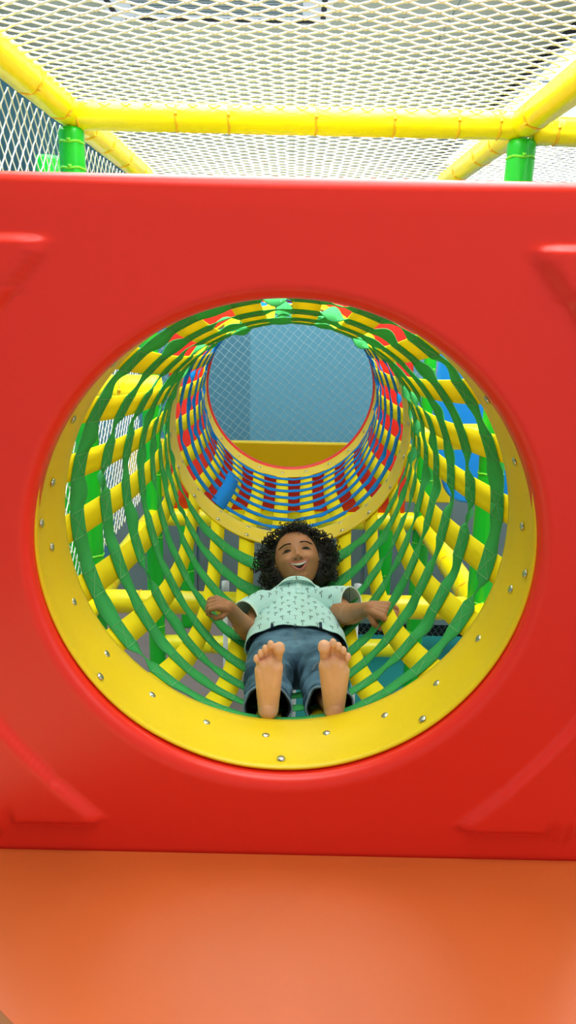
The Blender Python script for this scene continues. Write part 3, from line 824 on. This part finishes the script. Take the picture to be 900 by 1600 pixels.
#        y     cx    cz     hw    hh
TOR = [(.690, .034, -.507, .142, .062), (.74, .033, -.505, .139, .068), (.80, .034, -.507, .128, .070), (.87, .037, -.508, .121, .068),
       (.93, .038, -.502, .128, .062), (.965, .037, -.490, .112, .058), (.995, .036, -.474, .080, .050), (1.006, .035, -.470, .058, .044), (1.014, .035, -.466, .048, .038)]
shirt = MB(); rings = []; NSEG = 64
for j in range(61):
    y = .690+(1.014-.690)*j/60; cx, cz, hwid, hh = interp(TOR, y); ring_ = []
    for i in range(NSEG):
        a = 2*PI*i/NSEG; c, s = math.cos(a), math.sin(a)
        c2 = math.copysign(abs(c)**.82, c); s2 = math.copysign(abs(s)**.9, s)
        p = V((cx+hwid*c2, y, cz+hh*s2))
        hem = 1-sstep(.69, .80, y)
        # the hem rides up over the belly and drops at the flanks
        p.y += hem*(.016*max(0, s)-.012*abs(c)*(1 if s > -.2 else 0))
        nz = noise.noise(V((p.x*16, y*30, 3)))*.004+noise.noise(V((p.x*42, y*20, 9)))*.0018
        dgn = math.sin((p.x*.8+y*1.0)*95+2*noise.noise(V((p.x*9, y*9, 0))))*.0016*(.4+hem)
        if s > -.3: p.z += (nz+dgn); 
        p.x += noise.noise(V((0, y*26, a)))*.003*abs(c)
        ring_.append(p)
    rings.append(ring_)
loft(shirt, rings, NSEG)
shirt_o = shirt.build('shirt', [M['mint'], M['print'], M['trim']], kid)
sd = shirt_o.modifiers.new('cloth', 'SOLIDIFY'); sd.thickness = .0022; sd.offset = 1
def frame(t):
    t = t.normalized(); u = V((0, 0, 1)); u = (u-t*u.dot(t)).normalized(); return u, t.cross(u)
def sleeve(pts_, rs, asp, name):
    mb = MB(); NS_ = 40; rg = []; K = 22
    tot = len(pts_)-1
    for j in range(K+1):
        t = j/K*tot; i = min(int(t), tot-1); f = t-i
        p = pts_[i].lerp(pts_[i+1], f); r = rs[i]+(rs[i+1]-rs[i])*f
        tn = (pts_[-1]-pts_[0]).normalized() if i == 0 else (pts_[min(i+1, tot)]-pts_[i-1]).normalized()
        u, w = frame(tn)
        rr = []
        for k in range(NS_):
            a = 2*PI*k/NS_
            q = p+(u*math.cos(a)*asp+w*math.sin(a))*r*(1+.045*noise.noise(V((math.cos(a)*2, math.sin(a)*2, j*.25))))
            rr.append(q)
        rg.append(rr)
    loft(mb, rg, NS_)
    # hem trim
    mb.tube([q for q in rg[-1]], .0016, n=6, closed=True, mi=2)
    mb.tube([q+(rg[-3][i]-q)*.9 for i, q in enumerate(rg[-1])], .0008, n=4, closed=True, mi=2)
    o = mb.build(name, [M['mint'], M['print'], M['trim']], shirt_o)
    s_ = o.modifiers.new('cloth', 'SOLIDIFY'); s_.thickness = .0022; s_.offset = 0
    return o, mb
slL, mL = sleeve(pts((-.02, .935, -.490), (-.065, .915, -.478), (-.100, .872, -.478), (-.116, .845, -.480)), [.052, .052, .048, .047], 1.0, 'sleeve')
slR, mR = sleeve(pts((.09, .935, -.482), (.135, .925, -.468), (.172, .898, -.452), (.196, .874, -.444)), [.052, .054, .050, .050], 1.0, 'sleeve')
# collar: two leaves standing round the neck
cl = MB()
for s in (-1, 1):
    L0 = []; 
    n = 16; vs = []; fs = []
    for i in range(n+1):
        t = i/n; a = PI*(.5)+s*(-(.10+.95*t))*PI/1.05     # from the throat round the side
        a = PI/2+.05-s*(.02+t*2.4)
        bx, bz = .035+.050*math.cos(a), -.470+.043*math.sin(a)
        by = .996-.016*max(0, math.sin(a))
        wd = .026*(1-.25*t)
        up = V((.004*math.cos(a), .006+.006*t, .012*max(0, math.sin(a)) + .006)); 
        out = V((math.cos(a)*.9, -.9, math.sin(a)*.75)).normalized()
        base = V((bx, by, bz))
        lean = .5+.5*sstep(0, .3, t)
        vs += [base-V((0, 0, .004)), base+up, base+up+out*wd*.45+V((0, 0, .003)), base+up*.6+out*wd*lean]
    for i in range(n):
        for k in range(3): fs.append((i*4+k, (i+1)*4+k, (i+1)*4+k+1, i*4+k+1))
    cl.add(vs, fs)
    cl.tube([V(vs[i*4+3]) for i in range(n+1)], .0011, n=5, mi=1)
co = cl.build('shirt_collar', [M['mint'], M['trim']], shirt_o); s_ = co.modifiers.new('cloth', 'SOLIDIFY'); s_.thickness = .002; s_.offset = 0
# placket with two buttons
bv = BVHTree.FromPolygons([V(v) for v in shirt.v], shirt.f)
bvL = BVHTree.FromPolygons([V(v) for v in mL.v], mL.f); bvR = BVHTree.FromPolygons([V(v) for v in mR.v], mR.f)
def drop(x, y, bvs=None):
    best = None
    for b in (bvs or (bv,)):
        h = b.ray_cast(V((x, y, .2)), V((0, 0, -1)))
        if h[0] and (best is None or h[0].z > best.z): best = h[0]
    return best
pk = MB(); vs = []; fs = []
for i in range(13):
    y = .994-.065*i/12
    for k in range(4):
        x = .040+(-.009+.006*k); p = drop(x, y); p = p if p else V((x, y, -.43)); vs.append(p+V((0, -.0006, .0034)))
for i in range(12):
    for k in range(3): fs.append((i*4+k, (i+1)*4+k, (i+1)*4+k+1, i*4+k+1))
pk.add(vs, fs); po = pk.build('placket', M['mint'], shirt_o); s_ = po.modifiers.new('cloth', 'SOLIDIFY'); s_.thickness = .0016
for y in (.985, .955):
    p = drop(.041, y)
    if p: MB().ellip(p+V((0, -.001, .005)), (.0042, .0042, .0016), None, 12, 8).build('button', M['trim'], shirt_o)
# little palm-tree prints over the cloth
pr_ = MB()
def palm(c, nx, sc, bvs, ang):
    ca, sa = math.cos(ang), math.sin(ang)
    def q(x, y):
        X = c[0]+(x*ca-y*sa)*sc; Y = c[1]+(x*sa+y*ca)*sc*1.5; h = drop(X, Y, bvs)
        return (h+V((0, 0, .0034))) if h else None
    shapes = [[(-.10, -1), (.12, -1), (.08, .25), (-.08, .25)]]
    for a in (10, 55, 125, 170):
        a = math.radians(a); d = V((math.cos(a), math.sin(a), 0))
        tip = (d.x*.85, .25+d.y*.55-.28*abs(d.x)); mid = (d.x*.45, .42+d.y*.45)
        shapes.append([(0, .18), (mid[0], mid[1]-.13), tip, (mid[0], mid[1]+.15)])
    for s in shapes:
        P = [q(*p) for p in s]
        if all(P): pr_.add(P, [tuple(range(len(P)))])
R1 = random.Random(3)
rows_ = 0
for j in range(13):
    y = .716+j*.026
    for i in range(9):
        x = -.11+i*.040+(j % 2)*.020
        x += R1.uniform(-.003, .003); yy = y+R1.uniform(-.004, .004)
        cx, cz, hwid, hh = interp(TOR, min(1.02, max(.69, yy)))
        if abs(x-.041) < .012 and yy > .93: continue
        if abs(x-cx) > hwid*.88 or yy > .985: 
            if not ((x < -.05 or x > .12) and yy < .93 and yy > .86): continue
        palm((x, yy), 0, .0078, (bv, bvL, bvR), R1.uniform(-.3, .3))
pr_.build('palm_print', M['print'], shirt_o, smooth=False)

# ---- jeans
jm = MB(); NJ = 48
WA = [(.735, .034, -.512, .120, .057), (.70, .034, -.512, .126, .060), (.66, .034, -.513, .132, .062), (.62, .034, -.513, .134, .062), (.585, .034, -.513, .130, .060), (.56, .034, -.512, .118, .052)]
rg = []
for j in range(26):
    y = .735-(.735-.56)*j/25
    cx, cz, a_, b_ = interp([(-k[0],)+k[1:] for k in WA], -y); rr = []
    for i in range(NJ):
        an = 2*PI*i/NJ; c, s = math.cos(an), math.sin(an)
        rr.append(V((cx+a_*math.copysign(abs(c)**.85, c), y, cz+b_*math.copysign(abs(s)**.9, s)+.003*noise.noise(V((c*3, y*25, s*3))))))
    rg.append(rr)
loft(jm, rg, NJ, cap1=True)
cuffs = []
def trouser(P, rs, seed, mi=0):
    rg = []; K = 60; tot = len(P)-1
    for j in range(K+1):
        t = j/K*tot; i = min(int(t), tot-1); f = t-i
        # smooth centre line
        p0, p1, p2, p3 = P[max(i-1, 0)], P[i], P[i+1], P[min(i+2, tot)]
        p = .5*((2*p1)+(p2-p0)*f+(2*p0-5*p1+4*p2-p3)*f*f+(3*p1-p0-3*p2+p3)*f**3)
        r = rs[i]+(rs[i+1]-rs[i])*f
        u, w = frame((p2-p1))
        rr = []
        for k in range(NJ):
            a = 2*PI*k/NJ
            wr = .0042*math.sin(j*.62+2.6*noise.noise(V((math.cos(a)*1.6, math.sin(a)*1.6, j*.09+seed))))*(1-.5*abs(2*j/K-1))
            wr += .005*noise.noise(V((math.cos(a)*2.2, math.sin(a)*2.2, j*.16+seed)))
            rr.append(p+(u*math.cos(a)*.92+w*math.sin(a))*(r+wr))
        rg.append(rr)
    # turn the hem inwards and back up inside the leg (inside faces coloured near-black)
    jm_ = rg
    loft(jm, rg, NJ, mi)
    ins = []
    for q in range(8):
        j = K-q*3; c = sum((x for x in rg[j]), V())/NJ
        ins.append([c+(x-c)*.93 for x in rg[j]])
    loft(jm, [rg[-1]]+[ins[0]], NJ, 1); loft(jm, ins, NJ, 2)
    # frayed hem
    jm.tube([x for x in rg[-1]], .0022, n=6, closed=True, mi=3)
    return rg
lL = trouser(pts((-.030, .63, -.513), (-.036, .53, -.500), (-.036, .43, -.492), (-.034, .34, -.475), (-.034, .275, -.452)), [.062, .062, .055, .051, .0535], 1)
lR = trouser(pts((.098, .63, -.513), (.100, .53, -.500), (.103, .43, -.490), (.106, .34, -.474), (.106, .275, -.450)), [.062, .063, .056, .052, .054], 5)
jeans = jm.build('jeans', [M['denim'], M['denimdark'], M['denimin'], M['fray']], kid)
# waistband, belt loops, fly
wb = MB(); r1 = []; r2 = []
for i in range(NJ):
    an = 2*PI*i/NJ; c, s = math.cos(an), math.sin(an)
    f_ = lambda y, k: V((.034+(.1225+k)*math.copysign(abs(c)**.85, c), y, -.512+(.0575+k)*math.copysign(abs(s)**.9, s)))
    r1.append((f_(.706, .005), f_(.736, .003)))
loft(wb, [[a for a, b in r1], [b for a, b in r1]], NJ)
w_ = wb.build('waistband', M['denimdark'], jeans); s_ = w_.modifiers.new('cloth', 'SOLIDIFY'); s_.thickness = .004
for x in (-.035, .028, .100):
    MB().box((x, .715, -.4465), (.008, .036, .005)).build('belt_loop', M['denimdark'], jeans, False)
sb = MB()
bj = BVHTree.FromPolygons([V(v) for v in jm.v], jm.f)
def dj(x, y, d=.001):
    h = bj.ray_cast(V((x, y, .2)), V((0, 0, -1))); return h[0]+V((0, 0, d)) if h[0] else V((x, y, -.45))
for x0, x1 in ((.022, .030), (.026, .034)):
    sb.tube([dj(x0+(x1-x0)*t/8, .70-.10*t/8) for t in range(9)], .0007, n=4)
for s, cx in ((-1, -.03), (1, .1)):
    sb.tube([dj(cx+s*(.015+.035*math.sin(t/10*PI/2)), .70-.05*t/10) for t in range(11)], .0007, n=4)
sb.build('pocket_stitching', M['fray'], jeans)
# worn tears on the knee
tr = MB()
for k in range(34):
    t = k/33; x = .072+.038*t; y = .455+.012*math.sin(t*3)+.02*t
    tr.tube([dj(x, y-.007, .0012), dj(x+R1.uniform(-.002, .002), y, .0022), dj(x, y+.007, .0012)], .0006, n=4)
for k in range(20):
    t = k/19; x = -.005+.012*t; y = .50-.05*t
    tr.tube([dj(x-.003, y, .001), dj(x+.003, y+.002, .0016)], .0006, n=4)
tr.build('frayed_tear', M['fray'], jeans)

# ------------------------------------------------------------------ lights
def area(name, loc, size, power, target, color=(1, 1, 1)):
    l = bpy.data.lights.new(name, 'AREA'); l.shape = 'RECTANGLE'; l.size, l.size_y = size; l.energy = power; l.color = color
    o = bpy.data.objects.new(name, l); o.location = loc; col.objects.link(o)
    d = (V(target)-V(loc)); o.rotation_euler = d.to_track_quat('-Z', 'Y').to_euler(); return o
area('ceiling_lamp', (.1, 1.0, 2.5), (2.2, 2.4), 228, (.1, .9, 0), (.93, .98, 1))
area('ceiling_lamp', (.2, -.85, 2.45), (2.4, .9), 52, (.1, -.7, 0), (1, 1, .98))
area('ceiling_lamp', (-.4, 3.9, 2.5), (2.2, 1.8), 42, (0, 4.0, 0), (.93, .98, 1))
area('ceiling_lamp', (1.9, 2.0, 2.5), (1.6, 1.8), 70, (1.2, 2.2, 0), (.95, 1, 1))
area('ceiling_fill_light', (-.3, 8.0, 1.75), (4.2, 14), 135, (-.3, 8.0, 3), (.95, 1, .98))  # added upward fill that brightens the ceiling, not a fitting of the room
area('window_daylight', (3.6, -2.6, 1.2), (2.4, 2.2), 26, (.2, 0, 0), (1, .98, .97))
area('floor_room_lamp', (-2.2, 1.8, 2.5), (1.2, 2.4), 60, (-2.2, 1.8, 0), (.95, 1, 1))
sc = bpy.context.scene
w = bpy.data.worlds.new('world'); sc.world = w; w.use_nodes = True
w.node_tree.nodes['Background'].inputs[0].default_value = (.92, .97, 1, 1); w.node_tree.nodes['Background'].inputs[1].default_value = .5

# ------------------------------------------------------------------ camera
cam = bpy.data.cameras.new('camera'); co = bpy.data.objects.new('camera', cam); col.objects.link(co); sc.camera = co
cam.sensor_fit = 'VERTICAL'; cam.sensor_height = 36; cam.lens = 1195.2/1600*36; cam.clip_start = .02
pitch, yaw, rl = -.2699, -.0013, .0207
cp, sp_ = math.cos(pitch), math.sin(pitch)
fw = V((math.sin(yaw)*cp, math.cos(yaw)*cp, sp_)); rt = V((math.cos(yaw), -math.sin(yaw), 0)); up = rt.cross(fw)
r2 = rt*math.cos(rl)+up*math.sin(rl); u2 = -rt*math.sin(rl)+up*math.cos(rl)
co.matrix_world = Matrix(((r2.x, u2.x, -fw.x, .0051), (r2.y, u2.y, -fw.y, -1.2576), (r2.z, u2.z, -fw.z, .425), (0, 0, 0, 1)))
sc.view_settings.view_transform = 'Standard'; sc.view_settings.look = 'None'; sc.view_settings.gamma = 1; sc.view_settings.exposure = 0
sc.view_settings.use_curve_mapping = False
